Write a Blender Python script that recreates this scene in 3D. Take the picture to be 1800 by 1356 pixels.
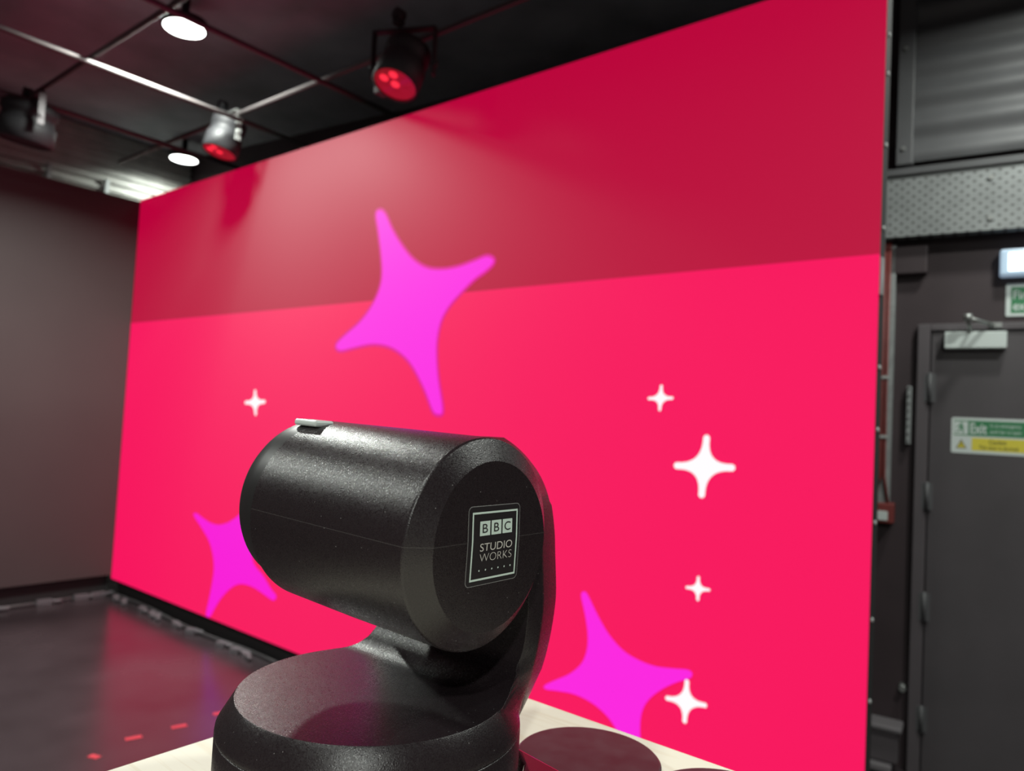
import bpy, bmesh, math, random
from mathutils import Vector, Matrix
import numpy as np
random.seed(4)
SC = bpy.context.scene
for o in list(bpy.data.objects): bpy.data.objects.remove(o)
COL = SC.collection

# ------------------------------------------------------------------ camera
YAW, PITCH, ROLL, FPX = math.radians(-39.0), math.radians(2.716), math.radians(3.035), 1294.0
CAM = Vector((0, 0, 1.4))
cd = bpy.data.cameras.new('camera'); cam = bpy.data.objects.new('camera', cd); COL.objects.link(cam)
SC.camera = cam
cd.sensor_fit = 'HORIZONTAL'; cd.sensor_width = 36.0; cd.lens = 36.0 * FPX / 1800.0
cd.clip_start = 0.01; cd.clip_end = 60
_f = Vector((math.sin(YAW)*math.cos(PITCH), math.cos(YAW)*math.cos(PITCH), math.sin(PITCH)))
_r = Vector((math.cos(YAW), -math.sin(YAW), 0)); _u = _r.cross(_f)
_r2 = math.cos(ROLL)*_r + math.sin(ROLL)*_u; _u2 = -math.sin(ROLL)*_r + math.cos(ROLL)*_u
_m = Matrix((_r2, _u2, -_f)).transposed().to_4x4(); _m.translation = CAM
cam.matrix_world = _m
cd.dof.use_dof = True; cd.dof.focus_distance = 0.47; cd.dof.aperture_fstop = 8.0

# ------------------------------------------------------------------ render look, world
SC.view_settings.view_transform = 'Standard'; SC.view_settings.look = 'None'
SC.view_settings.gamma = 1.0; SC.view_settings.exposure = 0.0
SC.view_settings.use_curve_mapping = False
W = bpy.data.worlds.new('world'); SC.world = W; W.use_nodes = True
W.node_tree.nodes['Background'].inputs[0].default_value = (0.95, 0.97, 1.0, 1)
W.node_tree.nodes['Background'].inputs[1].default_value = 0.045

# ------------------------------------------------------------------ room lamps (the downlight discs are built with their housings below)
LAMPZ = 3.30
# x, y, watts
DOWNLIGHTS = [(-3.66, 1.73, 108), (-5.62, 2.73, 18), (0.80, 2.00, 46), (-3.30, -1.00, 60), (1.70, -2.30, 115),
              (-0.55, -0.90, 22), (0.03, 2.94, 18)]
def add_downlight_lamp(x, y, w):
    l = bpy.data.lights.new('downlight_lamp', 'AREA'); l.shape = 'DISK'; l.size = 0.19; l.energy = w
    l.color = (0.95, 1.0, 0.93); l.spread = math.radians(146 if x == -3.66 else 156 if x < -3.5 else 170)
    o = bpy.data.objects.new('downlight_lamp', l); COL.objects.link(o); o.location = (x, y, LAMPZ - 0.006)
    return o

# ------------------------------------------------------------------ helpers
def tag(o, label=None, cat=None, group=None, kind=None):
    if label: o['label'] = label
    if cat: o['category'] = cat
    if group: o['group'] = group
    if kind: o['kind'] = kind
    return o
def empty(name, loc, label, cat, group=None, rz=0.0):
    o = bpy.data.objects.new(name, None); COL.objects.link(o); o.location = loc; o.rotation_euler = (0, 0, rz)
    o.empty_display_size = .05
    return tag(o, label, cat, group)
def mat(name, color, rough=.5, metal=0.0, spec=.5, emis=None, estr=0.0, coat=0.0):
    m = bpy.data.materials.new(name); m.use_nodes = True
    b = m.node_tree.nodes['Principled BSDF']
    b.inputs['Base Color'].default_value = (*color, 1); b.inputs['Roughness'].default_value = rough
    b.inputs['Metallic'].default_value = metal; b.inputs['Specular IOR Level'].default_value = spec
    b.inputs['Coat Weight'].default_value = coat
    if emis: b.inputs['Emission Color'].default_value = (*emis, 1); b.inputs['Emission Strength'].default_value = estr
    return m
def noisy(m, scale=20, amt=.3, bump=0.0, bdist=.001, rvar=0.0, detail=4):
    """procedural wear: colour mottling, optional bump and roughness change, in object space"""
    nt = m.node_tree; N = nt.nodes; b = N['Principled BSDF']
    tc = N.new('ShaderNodeTexCoord'); no = N.new('ShaderNodeTexNoise'); no.inputs['Scale'].default_value = scale
    no.inputs['Detail'].default_value = detail
    nt.links.new(tc.outputs['Object'], no.inputs['Vector'])
    if amt:
        c = b.inputs['Base Color'].default_value[:3]
        r = N.new('ShaderNodeValToRGB'); r.color_ramp.elements[0].position = .3; r.color_ramp.elements[1].position = .7
        r.color_ramp.elements[0].color = (*[v*(1-amt) for v in c], 1); r.color_ramp.elements[1].color = (*[min(1, v*(1+amt)) for v in c], 1)
        nt.links.new(no.outputs['Fac'], r.inputs['Fac']); nt.links.new(r.outputs['Color'], b.inputs['Base Color'])
    if bump:
        bp = N.new('ShaderNodeBump'); bp.inputs['Strength'].default_value = bump; bp.inputs['Distance'].default_value = bdist
        nt.links.new(no.outputs['Fac'], bp.inputs['Height']); nt.links.new(bp.outputs['Normal'], b.inputs['Normal'])
    if rvar:
        mr = N.new('ShaderNodeMapRange'); r0 = b.inputs['Roughness'].default_value
        mr.inputs['To Min'].default_value = max(.02, r0-rvar); mr.inputs['To Max'].default_value = r0+rvar
        nt.links.new(no.outputs['Fac'], mr.inputs['Value']); nt.links.new(mr.outputs['Result'], b.inputs['Roughness'])
    return m

class MB:
    """collects shapes into one mesh"""
    def __init__(s): s.v = []; s.f = []; s.mi = []; s.sm = []
    def add(s, vs, fs, mi=0, smooth=False):
        n = len(s.v); s.v += [tuple(v) for v in vs]
        for f in fs: s.f.append([n+i for i in f]); s.mi.append(mi); s.sm.append(smooth)
        return s
    def box(s, a, b, mi=0, T=None):
        x0, y0, z0 = a; x1, y1, z1 = b
        vs = [Vector(p) for p in ((x0,y0,z0),(x1,y0,z0),(x1,y1,z0),(x0,y1,z0),(x0,y0,z1),(x1,y0,z1),(x1,y1,z1),(x0,y1,z1))]
        if T: vs = [T @ v for v in vs]
        return s.add(vs, [(0,3,2,1),(4,5,6,7),(0,1,5,4),(1,2,6,5),(2,3,7,6),(3,0,4,7)], mi)
    def loft(s, rings, mi=0, smooth=True, cap0=True, cap1=True, closed=True):
        n = len(rings[0]); vs = [p for r in rings for p in r]; fs = []
        for k in range(len(rings)-1):
            for i in range(n if closed else n-1):
                j = (i+1) % n; fs.append((k*n+i, k*n+j, (k+1)*n+j, (k+1)*n+i))
        s.add(vs, fs, mi, smooth)
        b = len(s.v)-len(vs)
        if cap0: s.f.append([b+i for i in range(n)][::-1]); s.mi.append(mi); s.sm.append(False)
        if cap1: s.f.append([b+(len(rings)-1)*n+i for i in range(n)]); s.mi.append(mi); s.sm.append(False)
        return s
    def lathe(s, prof, n=48, c=(0,0,0), axis='Z', mi=0, smooth=True, cap0=True, cap1=True, T=None):
        rings = []
        for r, h in prof:
            ring = []
            for i in range(n):
                a = 2*math.pi*i/n; x, y = r*math.cos(a), r*math.sin(a)
                p = {'Z': (x, y, h), 'X': (h, x, y), 'Y': (y, h, x)}[axis]
                p = Vector(p) + Vector(c)
                ring.append(T @ p if T else p)
            rings.append(ring)
        return s.loft(rings, mi, smooth, cap0, cap1)
    def tube(s, pts, r, n=10, mi=0, cap=True):
        pts = [Vector(p) for p in pts]; rings = []
        up = Vector((0, 0, 1))
        for i, p in enumerate(pts):
            t = (pts[min(i+1, len(pts)-1)] - pts[max(i-1, 0)]).normalized()
            a = t.cross(up)
            if a.length < .05: a = t.cross(Vector((1, 0, 0)))
            a.normalize(); b = t.cross(a)
            rings.append([p + r*(math.cos(2*math.pi*k/n)*a + math.sin(2*math.pi*k/n)*b) for k in range(n)])
        return s.loft(rings, mi, True, cap, cap)
    def poly(s, pts, mi=0): return s.add(pts, [tuple(range(len(pts)))], mi)
    def mesh(s, name, mats, recalc=True):
        me = bpy.data.meshes.new(name); me.from_pydata(s.v, [], s.f)
        for m in (mats if isinstance(mats, (list, tuple)) else [mats]): me.materials.append(m)
        for p, mi, sm in zip(me.polygons, s.mi, s.sm): p.material_index = mi; p.use_smooth = sm
        if recalc:
            bm = bmesh.new(); bm.from_mesh(me); bmesh.ops.recalc_face_normals(bm, faces=bm.faces); bm.to_mesh(me); bm.free()
        me.update(); return me
    def build(s, name, mats, parent=None, bevel=0.0, loc=None, recalc=True, seg=2):
        o = bpy.data.objects.new(name, s.mesh(name, mats, recalc)); COL.objects.link(o)
        if parent: o.parent = parent
        if loc: o.location = loc
        if bevel:
            m = o.modifiers.new('bevel', 'BEVEL'); m.width = bevel; m.segments = seg; m.limit_method = 'ANGLE'; m.angle_limit = math.radians(35)
        return o
def text_tris(body, size, ax='CENTER', shear=0.0, extr=0.0, offset=0.0):
    """outline font -> (verts2d, faces) in its own plane"""
    cu = bpy.data.curves.new('lettering', 'FONT'); cu.body = body; cu.size = size; cu.align_x = ax; cu.shear = shear; cu.offset = offset
    o = bpy.data.objects.new('lettering', cu); COL.objects.link(o)
    dg = bpy.context.evaluated_depsgraph_get(); me = bpy.data.meshes.new_from_object(o.evaluated_get(dg))
    vs = [(v.co.x, v.co.y) for v in me.vertices]; fs = [tuple(p.vertices) for p in me.polygons]
    bpy.data.objects.remove(o); bpy.data.curves.remove(cu); bpy.data.meshes.remove(me)
    return vs, fs
def fit_text(body, x0, x1, y0, y1, **k):
    vs, fs = text_tris(body, 1.0, **k)
    ax = [v[0] for v in vs]; ay = [v[1] for v in vs]; a0, a1, b0, b1 = min(ax), max(ax), min(ay), max(ay)
    return [(x0+(v[0]-a0)/(a1-a0)*(x1-x0), y0+(v[1]-b0)/(b1-b0)*(y1-y0)) for v in vs], fs
def catmull(P, n=5):
    out = []; m = len(P)
    for i in range(m):
        p0, p1, p2, p3 = [Vector(P[(i+k-1) % m]) for k in range(4)]
        for j in range(n):
            t = j/n; out.append(.5*((2*p1)+(-p0+p2)*t+(2*p0-5*p1+4*p2-p3)*t*t+(-p0+3*p1-3*p2+p3)*t**3))
    return out

# ------------------------------------------------------------------ materials
M_floor = noisy(mat('studio_floor_vinyl', (.033, .026, .029), .25, spec=.55), 2.2, .25, rvar=.08)
M_ceil = noisy(mat('ceiling_glare_grey', (.21, .21, .235), .85), 3, .2)  # black ceiling coloured greyer, lens glare put into its base colour
M_wall = noisy(mat('wall_black_paint', (.040, .026, .030), .6), 5, .12)
M_door = noisy(mat('door_paint', (.075, .066, .072), .5), 4, .10)
M_frame = noisy(mat('door_frame_paint', (.10, .086, .094), .5), 4, .08)
M_cornice = noisy(mat('corrugated_sheet_paint', (.42, .43, .40), .5), 6, .15)
M_shutter = noisy(mat('shutter_paint', (.095, .095, .10), .5), 5, .12)
M_galv = noisy(mat('galvanised_steel', (.34, .36, .36), .45, metal=.35), 30, .15)
M_alu = mat('aluminium', (.36, .37, .36), .4, metal=.7)
M_pipe = mat('truss_pipe_grey', (.085, .075, .075), .6, metal=.6)
M_black = mat('black_metal', (.016, .016, .018), .6, spec=.35)
M_blackm = mat('black_matt', (.012, .011, .012), .8)
M_ledoff = noisy(mat('led_panel_off', (.062, .050, .050), .55, spec=.4), 1.5, .06)
M_white = mat('white_plastic', (.75, .76, .73), .45)
M_grey = mat('grey_plastic', (.42, .44, .43), .5)
M_redcable = noisy(mat('red_cable', (.20, .035, .032), .5), 40, .1)
M_green = mat('sign_green', (.035, .21, .085), .5)
M_signw = mat('sign_white', (.62, .68, .66), .5)
M_yellow = mat('sign_yellow', (.72, .62, .06), .5)
M_ink = mat('sign_ink', (.03, .03, .02), .6)
M_condu = mat('conduit_grey', (.17, .155, .165), .45)
M_tape = mat('red_tape', (.42, .03, .045), .5)
M_lamp = mat('lamp_diffuser', (.8, .8, .8), .5, emis=(.98, 1.0, .95), estr=9.0)
M_tube = mat('lit_bulkhead_diffuser', (.8, .8, .8), .5, emis=(.86, .95, 1.0), estr=2.2)
M_bulk = mat('bulkhead_clear_cover', (.45, .58, .70), .25, emis=(.45, .60, .80), estr=.35)
M_lensred = mat('par_lens_red', (.55, .01, .02), .15, spec=.6, emis=(1.0, .02, .05), estr=.12, coat=.5)  # faint red emission stands in for the video wall reflected in the lens
M_lenshot = mat('par_lens_painted_glint', (.8, .02, .04), .2, emis=(1.0, .03, .06), estr=1.0)  # bright spots of that reflection painted as emission, the LEDs are on standby
def emitmat(name, rgb, base=(.021, .021, .021)):
    def lin(c): c /= 255; return c/12.92 if c <= .04045 else ((c+.055)/1.055)**2.4
    return mat(name, base, 0.6, spec=.12, emis=tuple(lin(c) for c in rgb), estr=1.0)
M_low = emitmat('screen_crimson', (247, 0, 91), (.021, .021, .021)); M_up = emitmat('screen_dark_crimson', (186, 0, 58))
M_mag = emitmat('screen_magenta', (250, 30, 225), (.021, .021, .021)); M_mag2 = emitmat('screen_violet_magenta', (247, 0, 214), (.021, .021, .021))
M_mag3 = emitmat('screen_star_edge', (225, 0, 150), (.021, .021, .021))
M_wst = emitmat('screen_white', (255, 252, 255), (.021, .021, .021))

# plywood: pale birch with long soft grain
M_ply = mat('birch_plywood', (.82, .78, .64), .55)
nt = M_ply.node_tree; tc = nt.nodes.new('ShaderNodeTexCoord'); mp = nt.nodes.new('ShaderNodeMapping'); mp.inputs['Scale'].default_value = (2.0, 26, 26)
no = nt.nodes.new('ShaderNodeTexNoise'); no.inputs['Scale'].default_value = 3.0; no.inputs['Detail'].default_value = 5; no.inputs['Distortion'].default_value = 1.2
rp = nt.nodes.new('ShaderNodeValToRGB'); rp.color_ramp.elements[0].color = (.70, .62, .46, 1); rp.color_ramp.elements[0].position = .25
rp.color_ramp.elements[1].color = (.83, .80, .67, 1); rp.color_ramp.elements[1].position = .48
nt.links.new(tc.outputs['Object'], mp.inputs[0]); nt.links.new(mp.outputs[0], no.inputs['Vector']); nt.links.new(no.outputs['Fac'], rp.inputs[0])
nt.links.new(rp.outputs[0], nt.nodes['Principled BSDF'].inputs['Base Color'])

# fine grained black plastic of the robotic camera, optional seam line at local z = SEAM
SEAM = .004
def ptz_plastic(name, base, rough, seam=False, bump=.35, scale=1700, bevel=0.0):
    m = mat(name, base, rough, spec=.5); nt = m.node_tree; N = nt.nodes; L = nt.links; b = N['Principled BSDF']
    tc = N.new('ShaderNodeTexCoord'); no = N.new('ShaderNodeTexNoise'); no.inputs['Scale'].default_value = scale; no.inputs['Detail'].default_value = 2
    L.new(tc.outputs['Object'], no.inputs['Vector'])
    bp = N.new('ShaderNodeBump'); bp.inputs['Strength'].default_value = bump; bp.inputs['Distance'].default_value = .0004
    h = no.outputs['Fac']
    L.new(h, bp.inputs['Height'])
    if bevel:
        bv = N.new('ShaderNodeBevel'); bv.samples = 6; bv.inputs['Radius'].default_value = bevel; L.new(bv.outputs[0], bp.inputs['Normal'])
    L.new(bp.outputs['Normal'], b.inputs['Normal'])
    gr = N.new('ShaderNodeTexVoronoi'); gr.inputs['Scale'].default_value = 1500; L.new(tc.outputs['Object'], gr.inputs['Vector'])
    gm = N.new('ShaderNodeMapRange'); gm.inputs['To Min'].default_value = rough-.06; gm.inputs['To Max'].default_value = rough+.08
    gs = N.new('ShaderNodeSeparateColor'); L.new(gr.outputs['Color'], gs.inputs[0]); L.new(gs.outputs[0], gm.inputs['Value']); L.new(gm.outputs['Result'], b.inputs['Roughness'])
    # sparse dust specks
    vo = N.new('ShaderNodeTexVoronoi'); vo.inputs['Scale'].default_value = 160; L.new(tc.outputs['Object'], vo.inputs['Vector'])
    lt = N.new('ShaderNodeMath'); lt.operation = 'LESS_THAN'; lt.inputs[1].default_value = .045; L.new(vo.outputs['Distance'], lt.inputs[0])
    mx = N.new('ShaderNodeMix'); mx.data_type = 'RGBA'; mx.inputs['A'].default_value = (*base, 1); mx.inputs['B'].default_value = (.22, .21, .21, 1)
    L.new(lt.outputs[0], mx.inputs['Factor']); col = mx.outputs['Result']
    if seam:
        sx = N.new('ShaderNodeSeparateXYZ'); L.new(tc.outputs['Object'], sx.inputs[0])
        sb = N.new('ShaderNodeMath'); sb.operation = 'SUBTRACT'; sb.inputs[1].default_value = SEAM; L.new(sx.outputs['Z'], sb.inputs[0])
        ab = N.new('ShaderNodeMath'); ab.operation = 'ABSOLUTE'; L.new(sb.outputs[0], ab.inputs[0])
        l2 = N.new('ShaderNodeMath'); l2.operation = 'LESS_THAN'; l2.inputs[1].default_value = .00016; L.new(ab.outputs[0], l2.inputs[0])
        m2 = N.new('ShaderNodeMix'); m2.data_type = 'RGBA'; m2.inputs['B'].default_value = (.05, .045, .045, 1)
        L.new(col, m2.inputs['A']); L.new(l2.outputs[0], m2.inputs['Factor']); col = m2.outputs['Result']
    L.new(col, b.inputs['Base Color'])
    return m
M_ptz = ptz_plastic('camera_black_plastic', (.013, .0088, .0106), .29, seam=True, bump=.4, scale=1500)
M_ptzy = ptz_plastic('camera_yoke_plastic', (.013, .0088, .0106), .30, bevel=.0005, bump=.4, scale=1500)
M_hood = mat('camera_hood_plastic', (.012, .011, .012), .42)

# ------------------------------------------------------------------ room shell
XL, ZC = -6.02, 3.45
DW = Vector((-.519, 3.634, 0)); DA = math.radians(6.7); DU = Vector((math.cos(DA), math.sin(DA), 0)); DN = Vector((math.sin(DA), -math.cos(DA), 0))
TD = Matrix(((DU.x, -DN.x, 0, DW.x), (DU.y, -DN.y, 0, DW.y), (0, 0, 1, 0), (0, 0, 0, 1)))   # door wall frame: x along wall, -y out of the wall into the room
def struct(o): o['kind'] = 'structure'; return o
struct(MB().box((-7.2, -3.2, -.1), (3.2, 5.2, 0)).build('floor', M_floor))
struct(MB().box((-7.2, -3.2, ZC), (3.2, 5.2, ZC+.1)).build('ceiling', M_ceil))
wb = struct(MB().box((-6.6, 0, 0), (3.4, .12, ZC)).build('wall_back', M_wall)); wb.matrix_world = TD
M_room = noisy(mat('room_dark_paint', (.13, .12, .125), .7), 3, .1)
struct(MB().box((3.2, -3.2, 0), (3.3, 5.2, ZC)).build('wall_right', M_room))
struct(MB().box((-7.2, -3.3, 0), (3.2, -3.2, ZC)).build('wall_front', M_room))
# left wall: horizontally corrugated sheet on a plain wall
m = MB(); rings = []
zz = []; z = 0.0
while z < ZC-.02:
    for dz, dx in ((0, 0), (.022, 0), (.030, .02), (.050, .02), (.058, 0)):
        zz.append((z+dz, dx))
    z += .062
zz = [(a, b) for a, b in zz if a < ZC-.005]
pts = [(XL+dx, z) for z, dx in zz]
vs = [(x, -3.2, z) for x, z in pts] + [(x, 3.3, z) for x, z in pts]; n = len(pts)
m.add(vs, [(i, i+1, n+i+1, n+i) for i in range(n-1)])
m.box((XL-.12, -3.2, 0), (XL-.005, 3.3, ZC))
struct(m.build('wall_left', M_cornice))
m = MB()
for k, y in enumerate((1.93, 2.33)): struct(MB().box((XL+.023, y-.014, 2.0), (XL+.05, y+.014, 3.08)).build('trim_%d' % (k+1), M_galv))

# ------------------------------------------------------------------ LED volume: main screen and unlit side wing
SY, SX0, SX1, SZ0, SZ1, SB = 2.403, -5.56, -.54, .113, 2.877, 1.963
S1= [[-2.886, 2.408], [-2.854, 2.419], [-2.817, 2.391], [-2.761, 2.309], [-2.682, 2.219], [-2.595, 2.142], [-2.502, 2.094], [-2.404, 2.077], [-2.3, 2.079], [-2.202, 2.096], [-2.126, 2.111], [-2.086, 2.089], [-2.122, 2.056], [-2.196, 2.019], [-2.271, 1.965], [-2.338, 1.909], [-2.385, 1.844], [-2.405, 1.761], [-2.403, 1.678], [-2.384, 1.572], [-2.344, 1.431], [-2.369, 1.412], [-2.404, 1.429], [-2.466, 1.526], [-2.563, 1.641], [-2.66, 1.705], [-2.757, 1.737], [-2.868, 1.746], [-2.994, 1.732], [-3.105, 1.718], [-3.142, 1.744], [-3.079, 1.79], [-2.967, 1.853], [-2.885, 1.924], [-2.83, 2.004], [-2.811, 2.084], [-2.825, 2.185], [-2.859, 2.313]]
S2= [[-4.468, 0.698], [-4.431, 0.714], [-4.378, 0.701], [-4.275, 0.679], [-4.189, 0.675], [-4.126, 0.685], [-4.047, 0.711], [-3.944, 0.767], [-3.846, 0.843], [-3.759, 0.91], [-3.72, 0.893], [-3.756, 0.806], [-3.798, 0.69], [-3.801, 0.601], [-3.766, 0.512], [-3.667, 0.461], [-3.579, 0.401], [-3.527, 0.375], [-3.537, 0.348], [-3.572, 0.344], [-3.655, 0.361], [-3.749, 0.377], [-3.845, 0.378], [-3.921, 0.362], [-3.996, 0.322], [-4.079, 0.255], [-4.142, 0.183], [-4.187, 0.125], [-4.236, 0.125], [-4.213, 0.229], [-4.193, 0.321], [-4.184, 0.406], [-4.205, 0.485], [-4.259, 0.561], [-4.344, 0.622]]
S3= [[-1.552, 0.749], [-1.534, 0.765], [-1.515, 0.747], [-1.475, 0.691], [-1.422, 0.63], [-1.357, 0.585], [-1.288, 0.566], [-1.223, 0.562], [-1.154, 0.572], [-1.105, 0.58], [-1.088, 0.571], [-1.098, 0.552], [-1.14, 0.53], [-1.194, 0.493], [-1.243, 0.446], [-1.27, 0.398], [-1.277, 0.344], [-1.271, 0.283], [-1.251, 0.21], [-1.219, 0.142], [-1.233, 0.12], [-1.268, 0.153], [-1.311, 0.225], [-1.369, 0.294], [-1.413, 0.334], [-1.479, 0.363], [-1.56, 0.374], [-1.636, 0.366], [-1.695, 0.357], [-1.7, 0.371], [-1.654, 0.402], [-1.587, 0.444], [-1.537, 0.494], [-1.515, 0.548], [-1.514, 0.609], [-1.53, 0.68]]
WST= [[[-3.872, 1.501], [-3.758, 1.433], [-3.847, 1.349], [-3.971, 1.422]], [[-1.251, 1.557], [-1.202, 1.51], [-1.254, 1.462], [-1.304, 1.506]], [[-1.07, 1.386], [-0.965, 1.281], [-1.081, 1.168], [-1.189, 1.271]], [[-1.08, 0.902], [-1.036, 0.863], [-1.079, 0.818], [-1.125, 0.856]], [[-1.106, 0.547], [-1.031, 0.48], [-1.109, 0.399], [-1.184, 0.464]]]

vw = empty('led_video_wall', (-3.05, SY+.04, 0), 'huge lit LED video wall showing crimson with magenta and white stars', 'video screen')
def rel(mb, parent):
    L = parent.location; mb.v = [(v[0]-L.x, v[1]-L.y, v[2]-L.z) for v in mb.v]; return mb
m = MB(); q = lambda x, z, e=0: (x, SY-e, z)
m.poly([q(SX0, SZ0), q(SX1, SZ0), q(SX1, SB), q(SX0, SB)], 0)
m.poly([q(SX0, SB), q(SX1, SB), q(SX1, SZ1), q(SX0, SZ1)], 1)
def star(P, mi, e, grow=0.0):
    P = [Vector(p) for p in P]
    if grow:
        n = len(P); Q = []
        for i in range(n):
            t = (P[(i+1) % n]-P[i-1]); t.normalize(); Q.append(P[i]+Vector((-t.y, t.x))*grow)   # outlines run clockwise
        P = Q
    tri = bmesh.new(); vs = [tri.verts.new((p.x, 0, p.y)) for p in P]; f = tri.faces.new(vs); f.normal_update()
    bmesh.ops.triangulate(tri, faces=[f]); tri.verts.index_update()
    m.add([q(v.co.x, v.co.z, e) for v in tri.verts], [[v.index for v in f.verts] for f in tri.faces], mi); tri.free()
star(catmull(S1, 4), 4, .0006, .014); star(catmull(S1, 4), 2, .0012)
star([p if p[1] > SZ0+.002 else Vector((p[0], SZ0+.002)) for p in catmull(S2, 4)], 3, .0012)
star(catmull(S3, 4), 5, .0012)
def tipstar(T, mi, rt):
    c = sum((Vector(p) for p in T), Vector((0, 0)))/4; P = []
    for i in range(4):
        a = Vector(T[i]); b = Vector(T[(i+1) % 4]); da = (c-a).normalized(); db = (c-b).normalized()
        na = Vector((-da.y, da.x))
        na = na if na.dot(b-a) > 0 else -na; nb = Vector((-db.y, db.x)); nb = nb if nb.dot(a-b) > 0 else -nb
        for k in range(5):                                   # half of the rounded tip, clockwise
            w = k/4*math.pi/2; P.append(a + da*rt*(1-math.cos(w)) + na*rt*math.sin(w))
        s = a+da*rt+na*rt; e = b+db*rt+nb*rt; mid = c + ((a-c)+(b-c))*.07
        for k in range(1, 12):
            t = k/12; P.append((1-t)**2*s + 2*t*(1-t)*mid + t*t*e)
        for k in range(4):
            w = (4-k)/4*math.pi/2; P.append(b + db*rt*(1-math.cos(w)) + nb*rt*math.sin(w))
    star(P, mi, .0020)
for T, rt in zip(WST, (.011, .0055, .012, .005, .008)): tipstar(T, 6, rt)
M_mag4 = emitmat('screen_magenta_right', (250, 28, 222), (.021, .021, .021))
rel(m, vw).build('screen', [M_low, M_up, M_mag, M_mag2, M_mag3, M_mag4, M_wst], vw, recalc=False)
m = MB().box((SX0, SY+.004, SZ0), (SX1-.002, SY+.075, SZ1)); rel(m, vw).build('cabinet_housing', M_blackm, vw)
m = MB().box((SX0, SY+.05, .0), (SX1-.01, SY+.12, SZ0)); rel(m, vw).build('plinth', M_blackm, vw)
for z in (2.66, 2.535, 2.31, 2.05, 1.62, 1.43, 1.15, .86, .62):
    m = MB().lathe([(.007, 0), (.007, .004), (.004, .006)], 12, (SX1-.002, SY+.035, z), 'X'); rel(m, vw).build('latch', M_grey, vw)
m = MB().box((SX1-.002, SY+.004, 1.84), (SX1+.006, SY+.03, 1.955)); rel(m, vw).build('edge_bracket', M_alu, vw)

sw = empty('led_side_wing', (SX0, .3, 0), 'tall unlit dark grey LED wing at right angles to the lit screen', 'video screen')
m = MB().box((SX0-.075, -2.2, .14), (SX0-.004, SY+.08, 2.866)); rel(m, sw).build('cabinet_housing', M_black, sw)
m = MB().box((SX0-.004, -2.2, .14), (SX0, SY-.004, 2.866)); rel(m, sw).build('dark_screen', M_ledoff, sw)
m = MB().box((SX0-.075, -2.2, 0), (SX0-.05, SY-.004, .14)); rel(m, sw).build('plinth', M_blackm, sw)

# cables and connectors lying in the slot under the screens
def cable(pts, r, name, m_, label, cat='cable', group=None):
    P = [Vector(p) for p in pts]; fine = []
    for i in range(len(P)-1):
        p0, p1, p2, p3 = P[max(0, i-1)], P[i], P[i+1], P[min(len(P)-1, i+2)]
        for j in range(6):
            t = j/6; fine.append(.5*((2*p1)+(-p0+p2)*t+(2*p0-5*p1+4*p2-p3)*t*t+(-p0+3*p1-3*p2+p3)*t**3))
    fine.append(P[-1]); o = MB().tube(fine, r, 8).build(name, m_); return tag(o, label, cat, group)
M_cab = mat('cable_rubber', (.05, .047, .05), .4)
cable([(SX0+.05+.45*i, SY+.005+.02*math.sin(i*1.9), .012) for i in range(8)], .010, 'power_cable', M_cab, 'black cable lying along the floor under the lit video wall')
cable([(SX0+.0+.02*math.sin(i*2.3), SY-.12-.4*i, .012) for i in range(7)], .010, 'power_cable', M_cab, 'black cable lying on the floor under the unlit side wing')
ORD = ['first', 'second', 'third', 'fourth', 'fifth', 'sixth', 'seventh', 'eighth', 'ninth', 'tenth']
M_conn = mat('connector_grey', (.11, .10, .11), .4)
for i, x in enumerate((-5.38, -5.25, -4.98, -4.84, -4.76, -4.52, -4.33, -3.98, -3.83, -3.72)):
    m = MB().box((-.03, -.02, 0), (.03, .02, .03)).lathe([(.012, .03), (.012, .075), (.009, .08)], 10, (.0, 0, .017), 'X')
    o = m.build('cable_connector', M_conn, bevel=.003, loc=(x, SY-.035, 0)); o.rotation_euler = (0, 0, random.uniform(-.5, .5))
    tag(o, ORD[i] + ' small dark grey plug from the left along the floor under the lit video wall', 'connector', 'plugs under the lit video wall')
for i, y in enumerate((2.31, 2.20, 1.97, 1.66)):
    m = MB().box((-.02, -.045, 0), (.02, .045, .035)).lathe([(.012, .045), (.012, .10), (.009, .105)], 10, (0, 0, .018), 'Y')
    o = m.build('cable_connector', M_conn, bevel=.003, loc=(SX0+.03, y, 0)); o.rotation_euler = (0, 0, random.uniform(-.3, .3))
    tag(o, ORD[i] + ' small dark grey plug from the screen corner under the unlit side wing', 'connector', 'plugs under the unlit side wing')

# red tape marks on the floor
for i, (x, y, a, l) in enumerate(((-3.128, 1.492, 74, .062), (-3.109, 1.676, 74, .062), (-3.065, 1.314, 20, .045), (-3.122, 1.868, 70, .05))):
    o = MB().box((-l/2, -.014, 0), (l/2, .014, .0015)).build('tape_mark', M_tape, loc=(x, y, .0002)); o.rotation_euler = (0, 0, math.radians(a))
    tag(o, ['red tape dash on the black floor, second from the table corner', 'red tape dash on the black floor, third from the table corner',
            'red tape dash on the black floor, turned crosswise and closest to the plywood table', 'red tape dash on the floor just left of the black camera base'][i], 'tape', 'red tape dashes on the floor')

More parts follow.
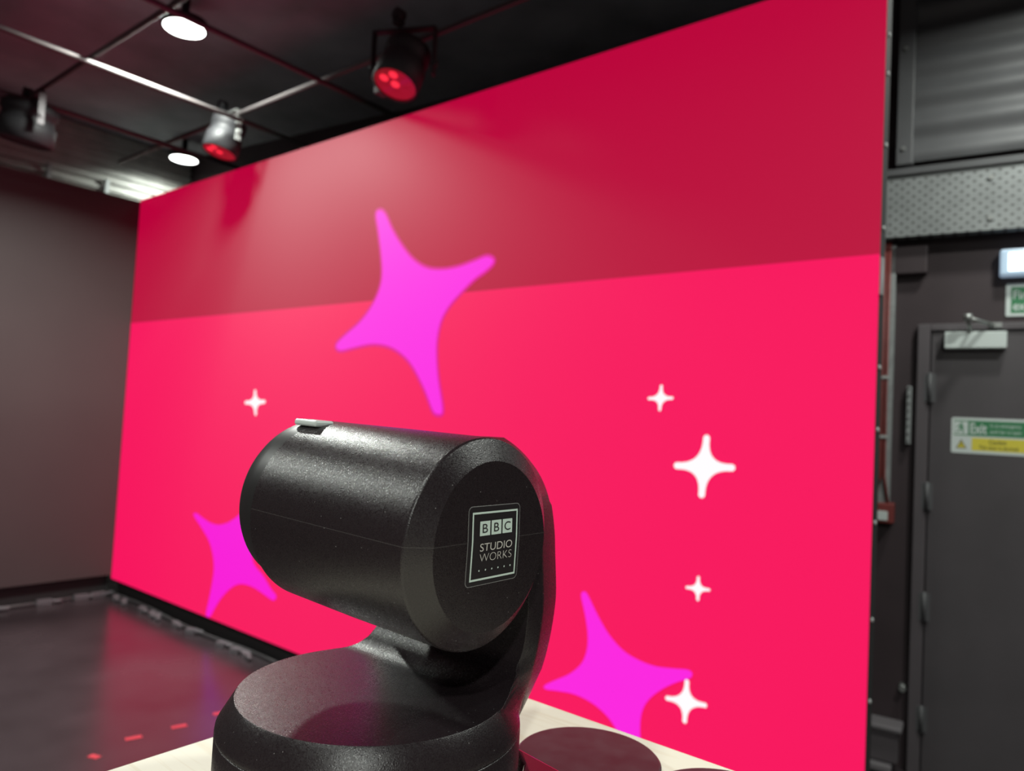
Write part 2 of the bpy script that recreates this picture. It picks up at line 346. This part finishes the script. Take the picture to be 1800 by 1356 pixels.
# ------------------------------------------------------------------ ceiling: pipe grid, downlights, stage lamps
def pipe(a, b, label):
    a = Vector(a); b = Vector(b); o = MB().tube([(0, 0, 0), b-a], .0125, 12).build('ceiling_pipe', M_pipe, loc=a); return tag(o, label, 'pipe', 'lighting grid pipes')
PZ = 3.02
pipe((-3.03, -1.2, PZ), (-3.03, 2.75, PZ), 'grey grid pipe running beside the larger glowing ceiling downlight')
pipe((-3.84, -1.2, PZ), (-3.84, 2.75, PZ), 'reddish grid pipe crossing the ceiling at the upper left')
pipe((-4.63, -1.2, PZ), (-4.63, 2.75, PZ), 'grey grid pipe leading to the smaller far downlight')
pipe((-5.4, 1.39, PZ+.04), (1.2, 1.39, PZ+.04), 'cross pipe of the grid under the larger downlight')
pipe((-5.4, 2.17, PZ+.04), (1.2, 2.17, PZ+.04), 'cross pipe of the grid nearest the lit video wall')
for i, (x, y, w) in enumerate(DOWNLIGHTS):
    if i < 2:
        e = empty('ceiling_downlight', (x, y, LAMPZ), ['large glowing round downlight on the black ceiling above the grid pipes', 'smaller glowing round downlight low over the corner of the video wall'][i], 'ceiling light', 'round ceiling downlights')
        MB().lathe([(.105, -.004), (.112, 0), (.112, .035), (.02, .045), (.02, ZC-LAMPZ)], 40).build('housing', M_black, e)
        MB().lathe([(.098, -.0062), (.098, -.0042)], 40).build('diffuser', M_lamp, e)
        lp = add_downlight_lamp(x, y, w); lp.parent = e; lp.location = (0, 0, -.012)
    else:
        add_downlight_lamp(x, y, w)

def par(loc, tilt_dir, tilt, yoke_a, label, red=True, s=1.0, top=.30, pipe_z=PZ+.04, ym=None):
    """LED par can: ribbed body, red lens, flat strap yoke and hook clamp"""
    e = empty('stage_spotlight', loc, label, 'stage light', 'spotlights on the ceiling grid')
    ax = Vector((math.cos(tilt_dir)*math.sin(tilt), math.sin(tilt_dir)*math.sin(tilt), -math.cos(tilt)))   # aim
    R = ax.to_track_quat('-Z', 'Y').to_matrix().to_4x4()
    T = Matrix.Translation((0, 0, 0)) @ R
    MB().lathe([(.082*s, .0), (.090*s, .004), (.090*s, .10), (.080*s, .12), (.080*s, .15), (.088*s, .16), (.088*s, .20), (.05*s, .235)], 32, T=T, cap0=False).build('body', M_black, e)
    MB().lathe([(.082*s, .006), (.082*s, .010)], 32, T=T).build('lens', M_lensred if red else M_black, e)
    if red:
        m = MB()
        for k in range(7):
            a = k*math.pi/3; r = 0 if k == 6 else .047*s
            m.lathe([(.017*s, .0045), (.017*s, .0065)], 12, (r*math.cos(a), r*math.sin(a), 0), T=T, mi=1 if k in (1, 2, 6) else 0)
        m.build('led_cell', [M_lensred, M_lenshot], e)
    u = Vector((math.cos(yoke_a), math.sin(yoke_a), 0)); w = Vector((-u.y, u.x, 0)); hw = .125*s
    piv = Vector(ax)*(-.11)
    m = MB()
    Ty = Matrix(((u.x, w.x, 0, piv.x), (u.y, w.y, 0, piv.y), (0, 0, 1, piv.z), (0, 0, 0, 1)))
    for sg in (-1, 1):
        m.box((sg*hw-.004, -.016, -.05), (sg*hw+.004, .016, top-.11), T=Ty)
        m.lathe([(.013, -.01), (.013, .015)], 12, (sg*hw, 0, 0), 'X', T=Ty)
    m.box((-hw-.004, -.016, top-.118), (hw+.004, .016, top-.11), T=Ty)
    m.build('yoke', ym or M_alu, e)
    tz = top-.11+piv.z
    MB().box((-.016, -.02, tz), (.016, .02, tz+.03)).lathe([(.026, -.02), (.026, .02)], 16, (0, 0, tz+.045), 'Y').build('hook_clamp', M_black, e)
    return e
par((-2.36, 2.02, 2.79), math.radians(275), math.radians(22), math.radians(25), 'black spotlight with red lens just above the middle of the video wall top', top=.27, s=1.12, ym=M_black)
par((-4.01, 2.15, 2.855), math.radians(262), math.radians(14), math.radians(0), 'black spotlight with red lens beside the smaller downlight', top=.24, s=1.12)
par((-4.70, 1.38, 2.80), math.radians(200), math.radians(10), math.radians(0), 'dark unlit spotlight with a bright strap at the far left', red=False, top=.24, s=1.6, ym=M_frame)
o = MB().box((-.045, -.03, 0), (.045, .03, .13)).build('junction_box', M_wall, bevel=.004, loc=(-2.60, 2.17, 2.87)); tag(o, 'small dark box hanging from the grid above the video wall', 'box')
MB().tube([(0, 0, .12), (0, 0, .175)], .006, 8).build('hanger', M_black, o)

# ------------------------------------------------------------------ door wall (local frame: x along wall, y<0 towards the room)
K = .79
def DZ(z): return 1.4 + (z-1.4)*K
def dobj(mb, name, mats, parent=None, bevel=0.0):
    o = mb.build(name, mats, parent, bevel)
    if parent is None: o.matrix_world = TD
    return o
def dempty(name, x, y, z, label, cat):
    e = empty(name, TD @ Vector((x, y, z)), label, cat); e.rotation_euler = (0, 0, DA); return e
def drel(mb, x, y, z): mb.v = [(v[0]-x, v[1]-y, v[2]-z) for v in mb.v]; return mb
jl, lf, hd, top = -.130, -.078, 1.880, 1.912
DWID = .80
dr = bpy.data.objects.new('door_1', None); COL.objects.link(dr); dr.matrix_world = TD; dr['kind'] = 'structure'
m = MB().box((jl, -.035, 0), (lf-.004, 0, top)).box((lf+DWID+.004, -.035, 0), (lf+DWID+.056, 0, top)).box((lf-.004, -.035, hd+.004), (lf+DWID+.004, 0, top))
o = m.build('door_frame', M_frame, dr, .003)
o = MB().box((lf, -.022, .01), (lf+DWID, -.002, hd)).build('door_leaf', M_door, dr, .003)
for z0, z1 in ((1.57, 1.70), (1.11, 1.23), (.64, .765), (.18, .29)):
    m = MB().lathe([(.008, z0), (.008, z1)], 12, (lf-.002, -.04, 0)).box((lf-.022, -.037, z0+.004), (lf+.02, -.034, z1-.004)); o = m.build('hinge', M_shutter, dr)
# closer
m = MB().box((-.028, -.075, DZ(1.908)), (.192, -.022, DZ(1.997))); cl = m.build('door_closer', M_signw, dr, .004)
m = MB().tube([(.065, -.060, DZ(1.99)+.004), (.055, -.16, DZ(2.03)+.02)], .008, 8).tube([(.055, -.16, DZ(2.03)+.02), (.15, -.05, DZ(2.03))], .008, 8)
m.lathe([(.016, -.004), (.016, .022)], 16, (.055, -.16, DZ(2.03)+.012)).box((.135, -.06, DZ(2.03)-.008), (.175, -.033, DZ(2.03)+.012)); m.build('closer_arm', M_alu, cl)

# alarm sign on the door (white plate, green strip Exit, yellow strip Caution)
ex = dempty('exit_sign', .004, -.0225, DZ(1.354), 'white plate with green exit strip and yellow caution strip on the door', 'sign')
sw_, sh_ = .42, DZ(1.543)-DZ(1.354)
def rrect(x0, x1, z0, z1, r, y, n=5):
    P = []
    for cx, cz, a0 in ((x1-r, z1-r, 0), (x0+r, z1-r, 90), (x0+r, z0+r, 180), (x1-r, z0+r, 270)):
        for k in range(n+1): a = math.radians(a0+90*k/n); P.append((cx+r*math.cos(a), y, cz+r*math.sin(a)))
    return P
def plate(x0, x1, z0, z1, r, y0, y1):
    return MB().loft([rrect(x0, x1, z0, z1, r, y0), rrect(x0, x1, z0, z1, r, y1)], 0, False)
plate(0, sw_, 0, sh_, .008, 0, -.0016).build('plate', M_signw, ex)
def flat(mb, x0, x1, z0, z1, y, mi=0): return mb.add([(x0, y, z0), (x1, y, z0), (x1, y, z1), (x0, y, z1)], [(0, 1, 2, 3)], mi)
def dtext(mb, body, x0, x1, z0, z1, y, mi=0, **k):
    vs, fs = fit_text(body, x0, x1, z0, z1, **k); return mb.add([(a, y, b) for a, b in vs], fs, mi)
m = MB(); flat(m, .009, sw_-.009, .074, .138, -.0019, 0); flat(m, .010, .060, .079, .133, -.0021, 1)
dtext(m, 'Exit', .068, .127, .083, .128, -.0022, 1, offset=.02)
dtext(m, 'In an emergency', .139, .245, .108, .127, -.0022, 1); dtext(m, 'push bar to open', .139, .245, .084, .101, -.0022, 1)
# running figure pictogram in the white square
m.lathe([(.0045, -.0024), (.0045, -.0022)], 10, (.036, 0, .124), 'Y', 0)
m.add([(x, -.0023, z) for x, z in ((.028,.118),(.040,.119),(.043,.110),(.049,.108),(.049,.105),(.041,.106),(.039,.102),(.046,.095),(.044,.083),(.040,.083),(.041,.094),(.032,.099),(.029,.089),(.016,.087),(.016,.091),(.026,.093),(.030,.103),(.031,.112),(.025,.112),(.022,.105),(.019,.106),(.023,.116))], [tuple(range(22))], 0)
m.build('exit_panel', [M_green, M_signw], ex, recalc=False)
m = MB(); flat(m, .074, sw_-.009, .013, .066, -.0019, 0)
dtext(m, 'Caution', .135, .195, .042, .060, -.0021, 1, offset=.01); dtext(m, 'This door is alarmed', .100, .235, .020, .035, -.0021, 1, offset=.01)
m.build('caution_panel', [M_yellow, M_ink], ex, recalc=False)
m = MB(); m.add([(.018, -.0019, .020), (.056, -.0019, .020), (.037, -.0019, .058)], [(0, 1, 2)], 0)
m.add([(.023, -.0021, .023), (.051, -.0021, .023), (.037, -.0021, .052)], [(0, 1, 2)], 1)
flat(m, .0352, .0388, .032, .045, -.0023, 0); flat(m, .0352, .0388, .026, .029, -.0023, 0)
m.build('warning_triangle', [M_ink, M_yellow], ex, recalc=False)

# fire exit sign and lit bulkhead above the frame
fx = dempty('fire_exit_sign', .187, -.003, DZ(2.085), 'white edged green fire exit sign under the lit bulkhead light', 'sign')
plate(0, .30, 0, .137, .006, 0, -.003).build('plate', M_signw, fx)
m = MB(); flat(m, .018, .285, .013, .122, -.0033, 0)
dtext(m, 'Fire', .026, .090, .072, .108, -.0036, 1, offset=.015); dtext(m, 'exit', .026, .090, .024, .060, -.0036, 1, offset=.015)
m.build('green_panel', [M_green, M_signw], fx, recalc=False)
bl = dempty('bulkhead_light', .162, 0, DZ(2.29), 'lit white emergency bulkhead light above the fire exit sign', 'light fitting')
MB().box((0, -.06, 0), (.36, 0, .112)).build('cover', M_bulk, bl, .01)
MB().box((.030, -.0625, .018), (.33, -.0595, .094)).build('diffuser', M_tube, bl, .004)

# perforated cable tray across the wall
M_tray = noisy(mat('perforated_steel', (.27, .285, .285), .45, metal=.25), 12, .12)
nt = M_tray.node_tree; N = nt.nodes; L = nt.links; tc = N.new('ShaderNodeTexCoord'); sx = N.new('ShaderNodeSeparateXYZ'); L.new(tc.outputs['Object'], sx.inputs[0])
def mth(op, a, b=None):
    n_ = N.new('ShaderNodeMath'); n_.operation = op
    for i, v in enumerate((a, b)):
        if v is None: continue
        if hasattr(v, 'links'): L.new(v, n_.inputs[i])
        else: n_.inputs[i].default_value = v
    return n_.outputs[0]
def lattice(ox, oz):
    fx_ = mth('SUBTRACT', mth('FRACT', mth('ADD', mth('DIVIDE', sx.outputs['X'], .0445), ox)), .5); fz_ = mth('SUBTRACT', mth('FRACT', mth('ADD', mth('DIVIDE', sx.outputs['Z'], .0385), oz)), .5)
    ax_ = mth('DIVIDE', mth('ABSOLUTE', fx_), .15); az_ = mth('DIVIDE', mth('ABSOLUTE', fz_), .13)
    return mth('LESS_THAN', mth('ADD', mth('POWER', ax_, 2.5), mth('POWER', az_, 2.5)), 1.0)
hole = mth('MAXIMUM', lattice(0.0, 0.0), lattice(.5, .5))
mx = N.new('ShaderNodeMix'); mx.data_type = 'RGBA'; b = N['Principled BSDF']; src = b.inputs['Base Color'].links[0].from_socket
L.new(src, mx.inputs['A']); mx.inputs['B'].default_value = (.10, .10, .10, 1); L.new(hole, mx.inputs['Factor']); L.new(mx.outputs['Result'], b.inputs['Base Color'])
tz0, tz1 = DZ(2.525), DZ(2.861)
ct = dempty('cable_tray', 0, -.10, tz0, 'perforated galvanised steel cable tray across the wall above the door', 'cable tray')
h = tz1-tz0
MB().box((-.62, -.002, 0), (1.6, 0, h)).box((-.62, 0, h-.002), (1.6, .06, h)).box((-.62, 0, 0), (1.6, .06, .002)).build('tray_face', M_tray, ct)
MB().box((-.62, -.016, h+.006), (1.6, .05, h+.034)).build('top_rail', M_shutter, ct)
for z in (h-.045, .05):
    MB().lathe([(.010, -.010), (.010, -.002)], 14, (.125, 0, z), 'Y').build('bolt', M_alu, ct)
    MB().lathe([(.010, -.010), (.010, -.002)], 14, (.93, 0, z), 'Y').build('bolt', M_alu, ct)
MB().box((-.4, .0, h/2-.02), (-.36, .10, h/2+.02)).build('wall_bracket', M_galv, ct)
MB().box((.9, 0, h/2-.02), (.94, .10, h/2+.02)).build('wall_bracket', M_galv, ct)

# corrugated roller shutter above the tray
sh = dempty('roller_shutter', -.20, 0, 2.63, 'dark grey corrugated roller shutter high on the wall above the cable tray', 'shutter')
m = MB(); P = []
for i in range(61):
    z = i*.0133; P.append((-.055-.008*math.sin(i/5*math.pi), z))
n = len(P); m.add([(.03, y, z) for y, z in P]+[(1.75, y, z) for y, z in P], [(i, i+1, n+i+1, n+i) for i in range(n-1)], 0, True)
m.build('slats', M_shutter, sh)
MB().box((-.03, -.10, -.02), (.035, 0, .82)).build('guide_rail', M_shutter, sh, .004)
for z in (.05, .50): MB().lathe([(.009, -.108), (.009, -.10)], 12, (.0, 0, z), 'Y').build('bolt', M_alu, sh)

# containment beside the door: grey channel, red fire cables, call point
ch = dobj(MB().box((-.282, -.05, DZ(1.05)), (-.222, -.0005, tz0-.02)), 'cable_channel', M_galv, bevel=.003)
tag(ch, 'narrow grey upright cable channel between the lit screen edge and the door frame', 'cable channel')
m = MB().tube([(-.262, -.062, tz0-.01), (-.262, -.062, DZ(1.62)), (-.258, -.060, DZ(1.2)), (-.272, -.058, DZ(1.055))], .006, 8)
m.tube([(-.246, -.062, tz0-.01), (-.246, -.062, DZ(1.62)), (-.244, -.060, DZ(1.2)), (-.226, -.058, DZ(1.055))], .006, 8)
rc = dobj(m, 'red_cable_pair', M_redcable); tag(rc, 'pair of red cables running down the grey channel to a red box', 'cable')
for z in (1.75, 1.42): MB().box((-.272, -.071, DZ(z)-.006), (-.236, -.05, DZ(z)+.006)).build('cable_clip', M_grey, rc)
cp = dempty('fire_alarm_box', -.248, 0, DZ(.945), 'red fire alarm box with white window at the foot of the red cables', 'alarm box')
MB().box((-.046, -.075, 0), (.046, 0, DZ(1.055)-DZ(.945))).build('housing', M_redcable, cp, .006)
MB().box((-.042, -.079, .012), (.024, -.0752, .052)).build('window', M_signw, cp, .002)
o = dobj(MB().box((-.166, -.035, DZ(1.385)), (-.148, -.0005, DZ(1.705))), 'metal_strip', M_galv, bevel=.002); tag(o, 'short pale metal strip upright beside the door frame', 'strip')
for k in range(8): MB().lathe([(.0045, -.038), (.0045, -.0351)], 10, (-.157, 0, DZ(1.40+k*.042)), 'Y').build('screw', M_shutter, o)
o = dobj(MB().box((-.52, -.12, DZ(-.150)), (-.145, -.0005, DZ(-.120))), 'floor_conduit', M_condu, bevel=.008); tag(o, 'grey horizontal conduit low on the wall left of the door', 'conduit')
o = dobj(MB().box((-.50, -.10, .045), (-.16, -.0005, DZ(-.155))), 'low_wall_box', M_frame, bevel=.004); tag(o, 'brown grey metal box under the grey conduit beside the door', 'box')
o = dobj(MB().box((-.50, -.13, .008), (-.18, -.0005, .04)), 'floor_conduit', M_condu, bevel=.008); tag(o, 'lower grey conduit on the floor left of the door', 'conduit')
o = dobj(MB().lathe([(.013, -.035), (.013, -.008), (.02, -.0005)], 14, (-.153, 0, DZ(.06)), 'Y'), 'wall_stud', M_alu); tag(o, 'small round metal stud on the wall low beside the door frame', 'bolt')
o = dobj(MB().box((-.33, -.05, DZ(2.33)), (-.10, -.0005, tz0-.03)), 'wall_trunking', M_wall, bevel=.006); tag(o, 'dark square trunking box on the wall directly under the cable tray', 'trunking')

# ------------------------------------------------------------------ plywood table and the things standing on it
TZ = 1.120
tb = empty('plywood_table', (-.05, .25, 0), 'pale plywood topped stand carrying the black camera', 'table')
m = MB().box((-.584, -.45, TZ-.018), (.62, .612, TZ)); rel(m, tb).build('table_top', M_ply, tb, .001)
for x in (-.53, .56):
    for y in (-.40, .55):
        m = MB().box((x-.022, y-.022, 0), (x+.022, y+.022, TZ-.018)); rel(m, tb).build('leg', M_black, tb, .003)
for y in (.54, -.41): m = MB().box((-.53, y, TZ-.09), (.56, y+.02, TZ-.018)); rel(m, tb).build('apron', M_black, tb)

M_pad = noisy(mat('disc_black_gloss', (.05, .036, .04), .34, spec=.55), 60, .2, rvar=.06)
def puck(x, y, label, r=.0578):
    e = empty('round_black_disc', (x, y, TZ), label, 'disc', 'round black discs behind the camera')
    MB().lathe([(r*.86, 0), (r*.86, .008)], 64).build('foot', M_blackm, e)
    MB().lathe([(r-.001, .008), (r, .009), (r, .0138), (r-.0012, .015), (r-.0022, .015)], 96).build('top', M_pad, e)
puck(-.3195, .5160, 'round black disc on the table just right of the black camera')
puck(-.2055, .5235, 'round black disc at the bottom edge, right of the other disc')
M_gloss = mat('black_gloss_box', (.05, .012, .018), .10, spec=1.0, coat=1.0)
CP = [(-.328, .4286), (-.306, .4125), (-.2895, .3865), (-.275, .34), (-.20, .33), (-.187, .406)]
o = MB().loft([[(x, y, 0) for x, y in CP], [(x, y, .0475) for x, y in CP]], 0, False).build('glossy_case', M_gloss, bevel=.0015, loc=(0, 0, TZ))
tag(o, 'glossy flat case reflecting red beside the camera base', 'case')

# ------------------------------------------------------------------ robotic camera
BX, BY = -.384, .3434; Z1, Z2, R1, R2 = 1.1947, 1.2143, .1, .0894
pz = empty('robotic_camera', (BX, BY, TZ), 'large black robotic camera with a studio sticker on its rear, in the foreground', 'camera')
def prel(mb): mb.v = [(v[0]-BX, v[1]-BY, v[2]-TZ) for v in mb.v]; return mb
m = MB().lathe([(R1-.006, TZ+.0005), (R1-.001, TZ+.004), (R1, TZ+.008), (R1, Z1-.0016), (R1-.0006, Z1-.0009), (R1-.012, Z1-.0009)], 128, (BX, BY, 0)); prel(m).build('base', M_ptzy, pz)
# turntable + arm: outer solid minus a scoop
YI, YM, YO = .412, .432, .470
prof = [(1.170, .052), (1.178, .054), (1.190, .059), (1.207, .064), (1.222, .0685), (1.238, .072), (1.255, .0745), (1.270, .0755), (1.285, .0745), (1.300, .073), (1.316, .0715),
        (1.332, .0685), (1.344, .065), (1.356, .059), (1.366, .0515), (1.374, .041), (1.381, .028), (1.386, .015)]
def lerp_tab(z, T):
    for (z0, a), (z1, b_) in zip(T, T[1:]):
        if z <= z1: return a + (b_-a)*max(0, (z-z0)/(z1-z0))
    return T[-1][1]
def arm_section(z, dx):
    yo = YO - max(0, (1.212-z))*.30; yi = .345
    ins = .016*min(1.0, dx/.05)
    if z > 1.34: yo = YO-.002-((z-1.34)/.05)**2*.010
    # towards the foot the rear and front faces flare out to run into the round turntable
    ea = max(dx, lerp_tab(z, [(1.190, .093), (1.1950, .0993), (1.2143, .0889), (1.228, .0825), (1.250, 0)]))
    em = max(dx, lerp_tab(z, [(1.190, .088), (1.1950, .0938), (1.2143, .0838), (1.228, .0795), (1.250, 0)]))
    eb = max(dx, lerp_tab(z, [(1.190, .068), (1.1950, .0722), (1.2143, .0700), (1.228, .0715), (1.250, 0)]))
    ym = YM-.001; R_ = [(ea, yi), (em, .376), (eb, .412), (dx+.0002, ym-.003), (dx-.0006, ym), (dx-ins*.9, yo-.005), (dx-ins-.003, yo-.001), (dx-ins-.008, yo)]
    P = [(BX+a, y) for a, y in R_] + [(BX-a, y) for a, y in R_[::-1]]
    return [(x, y, z) for x, y in P]
def finer(pr, n=3):
    out = []
    for i in range(len(pr)-1):
        p0, p1, p2, p3 = pr[max(0, i-1)], pr[i], pr[i+1], pr[min(len(pr)-1, i+2)]
        for j in range(n):
            t = j/n; out.append(tuple(.5*((2*p1[k])+(-p0[k]+p2[k])*t+(2*p0[k]-5*p1[k]+4*p2[k]-p3[k])*t*t+(-p0[k]+3*p1[k]-3*p2[k]+p3[k])*t**3) for k in (0, 1)))
    out.append(pr[-1]); return out
arm = MB().loft([arm_section(z, dx) for z, dx in finer(prof)], 0, True)
arm = prel(arm).build('arm_tmp', M_ptzy)
disc = prel(MB().lathe([(.08, Z1-.0008), (R1-.0007, Z1-.0007), (R1, Z1), (R1-.0004, Z1+.0030), (R2+.0012, Z2-.0015), (R2, Z2), (R2+.0002, Z2+.005), (R2+.0015, Z2+.03), (R2-.004, Z2+.05)], 160, (BX, BY, 0))).build('disc_tmp', M_ptzy)
cut = MB(); C_ = []
C_.append((.10, Z2)); C_.append((.360, Z2))
yc, zc, rf = .380, Z2+.032, .032
for k in range(13):
    a = math.radians(-90+90*k/12); C_.append((yc+(YI-yc)*math.cos(a), zc+rf*math.sin(a)))
C_.append((YI, 1.5)); C_.append((.10, 1.5))
cut.loft([[(BX-.4, y, z) for y, z in C_], [(BX+.4, y, z) for y, z in C_]], 0, True)
cut = prel(cut).build('cut_tmp', M_ptzy)
mo = disc.modifiers.new('u', 'BOOLEAN'); mo.operation = 'UNION'; mo.object = arm; mo.solver = 'EXACT'
mo = disc.modifiers.new('d', 'BOOLEAN'); mo.operation = 'DIFFERENCE'; mo.object = cut; mo.solver = 'EXACT'
dg = bpy.context.evaluated_depsgraph_get(); me = bpy.data.meshes.new_from_object(disc.evaluated_get(dg))
for o in (arm, disc, cut): bpy.data.objects.remove(o)
bm = bmesh.new(); bm.from_mesh(me); bmesh.ops.remove_doubles(bm, verts=bm.verts, dist=1e-6)
for f in bm.faces: f.smooth = True
for e in bm.edges: e.smooth = not (len(e.link_faces) == 2 and e.calc_face_angle(0) > math.radians(24))
bm.to_mesh(me); bm.free(); me.name = 'yoke'
yk = bpy.data.objects.new('yoke', me); COL.objects.link(yk); yk.parent = pz

# head: local X = towards the lens, local Y = towards the photographer, local Z = up
hc = Vector((-.2956, .343, 1.3242)); hp = math.radians(1.4)
Hd = Vector((-math.cos(hp), 0, math.sin(hp))); Hu = Vector((math.sin(hp), 0, math.cos(hp))); Hy = Vector((0, -1, 0))
HM = Matrix((Hd, Hy, Hu)).transposed().to_4x4(); HM.translation = hc - Vector((BX, BY, TZ))
def capx(v, r=0):                       # rear face: upper half leans in, meets the lower half at the seam
    return -.0100 + (math.tan(math.radians(3.2))*(v-SEAM) if v > SEAM else 0.0)
NR = 128
def ring(x, r, dz=0.0, capf=False):
    out = []
    for i in range(NR):
        a = 2*math.pi*i/NR; y, z = r*math.cos(a), r*math.sin(a)+dz
        out.append((capx(z) if capf else x, y, z))
    return out
m = MB()
# rear face split along the seam
m.loft([ring(0, .0510, 0, True), ring(-.0006, .0639)], 0, True, False, False)
m.loft([ring(-.0006, .0639), ring(.0001, .06445), ring(.0010, .0647)], 0, True, False, False)
m.loft([ring(.0010, .0647), ring(.08, .0647), ring(.1495, .0640, .0004)], 0, True, False, False)
m.loft([ring(.1495, .0640, .0004), ring(.1505, .0600, .0035)], 0, False, False, False)
# face
base = len(m.v); pts = ring(0, .0510, 0, True)
def cross_y(s): return s*math.sqrt(.0510**2-SEAM**2)
ups = [p for p in pts if p[2] > SEAM]; ups.sort(key=lambda p: math.atan2(p[2], p[1]))
los = [p for p in pts if p[2] <= SEAM]; los.sort(key=lambda p: (math.atan2(p[2], p[1]) - math.radians(90)) % (2*math.pi))
ea, eb = (-.0100, cross_y(1), SEAM), (-.0100, cross_y(-1), SEAM)
m.add([ea]+ups+[eb], [tuple(range(len(ups)+2))]); m.add([eb]+los+[ea], [tuple(range(len(los)+2))])
hd_ = m.build('camera_head', M_ptz, pz); hd_.matrix_local = HM
m = MB().loft([ring(.1500, .0612, .0032), ring(.1600, .0608, .0036), ring(.1700, .0598, .0036), ring(.1745, .0575, .0034), ring(.1758, .0545, .0034)], 0, True, False, False)
m.loft([ring(.1758, .0545, .0034), ring(.1758, .0515, .0034), ring(.165, .048, .0034)], 0, False, False, True)
m.build('lens_hood', M_hood, hd_)
MB().loft([ring(.1655, .040, .0034), ring(.168, .036, .0034), ring(.1705, .022, .0034), ring(.1712, .006, .0034)], 0, True, True, True).build('lens', mat('lens_glass', (.01, .01, .02), .05, spec=.8, coat=1.0), hd_)
m = MB().box((.138, .010, .0605), (.164, .026, .0650)); m.build('tally_lamp', mat('tally_translucent', (.55, .60, .58), .3), hd_, .0015)
# rear sticker (local y grows to the left of the picture)
M_stk = mat('sticker_black', (.014, .011, .013), .38); M_stw = mat('sticker_pale_print', (.50, .60, .55), .5); M_stb = mat('sticker_fine_print', (.52, .50, .47), .5)
M_edge = mat('sticker_edge', (.25, .25, .25), .35)
m = MB(); e = .00018
def sp(a, b, k=1.0): return (capx(b*.001)-e*k, a*.001, b*.001)
def spoly(P, mi, k): m.add([sp(a, b, k) for a, b in P], [tuple(range(len(P)))], mi)
def srect(a0, a1, b0, b1, mi, k):
    S = SEAM*1000
    if b0 < S < b1: spoly([(a0, b0), (a1, b0), (a1, S), (a0, S)], mi, k); spoly([(a0, S), (a1, S), (a1, b1), (a0, b1)], mi, k)
    else: spoly([(a0, b0), (a1, b0), (a1, b1), (a0, b1)], mi, k)
def rr(a0, a1, b0, b1, r, upper):
    S = SEAM*1000; P = []
    cs = ((a1-r, b1-r, 0), (a0+r, b1-r, 90)) if upper else ((a0+r, b0+r, 180), (a1-r, b0+r, 270))
    for cx, cz, t0 in cs:
        for k in range(7): t = math.radians(t0+15*k); P.append((cx+r*math.cos(t), cz+r*math.sin(t)))
    return P + ([(a0, S), (a1, S)] if upper else [(a1, S), (a0, S)])
for g, mi, k in ((.35, 3, .6), (0, 0, 1.0)):
    for up_ in (True, False): spoly(rr(-24.3-g, 23.0+g, -21.6-g, 24.4+g, 3.0+g, up_), mi, k)
L_, R_, T_, B_, w_ = 20.0, -22.0, 21.2, -18.9, 1.15
srect(R_, L_, T_-w_, T_, 1, 2); srect(R_, L_, B_, B_+w_, 1, 2); srect(L_-w_, L_, B_+w_, T_-w_, 1, 2); srect(R_, R_+w_, B_+w_, T_-w_, 1, 2)
for i, ltr in enumerate('BBC'):
    a1 = 13.2-i*10.4; a0 = a1-9.2; srect(a0, a1, 7.2, 15.7, 1, 2)
    hw = 2.35 if ltr == 'B' else 2.9; cx = (a0+a1)/2
    vs, fs = fit_text(ltr, -hw, hw, 8.9, 14.1); m.add([sp(cx-a, b, 3) for a, b in vs], fs, 0)
def stext(body, a0, a1, b0, b1, mi, **k):
    vs, fs = fit_text(body, 0, a0-a1, b0, b1, **k); m.add([sp(a0-a, b, 3) for a, b in vs], fs, mi)
stext('STUDIO', 12.6, -17.3, -1.9, 2.7, 2, offset=-.004); stext('WORKS', 12.4, -17.3, -8.1, -3.4, 2, offset=-.022)
for i in range(6):
    cx = 12.2-i*5.8; spoly([(cx+.55*math.cos(t*math.pi/6), -13.1+.55*math.sin(t*math.pi/6)) for t in range(12)], 1, 3)
st = m.build('sticker', [M_stk, M_stw, M_stb, M_edge], hd_, recalc=False)
st['label'] = 'black studio sticker with pale lettering'
# tilt hub between head and arm
m = MB().lathe([(.036, .400), (.036, .4125)], 48, (BX, 0, 1.3265), 'Y'); prel(m).build('tilt_hub', M_hood, pz)
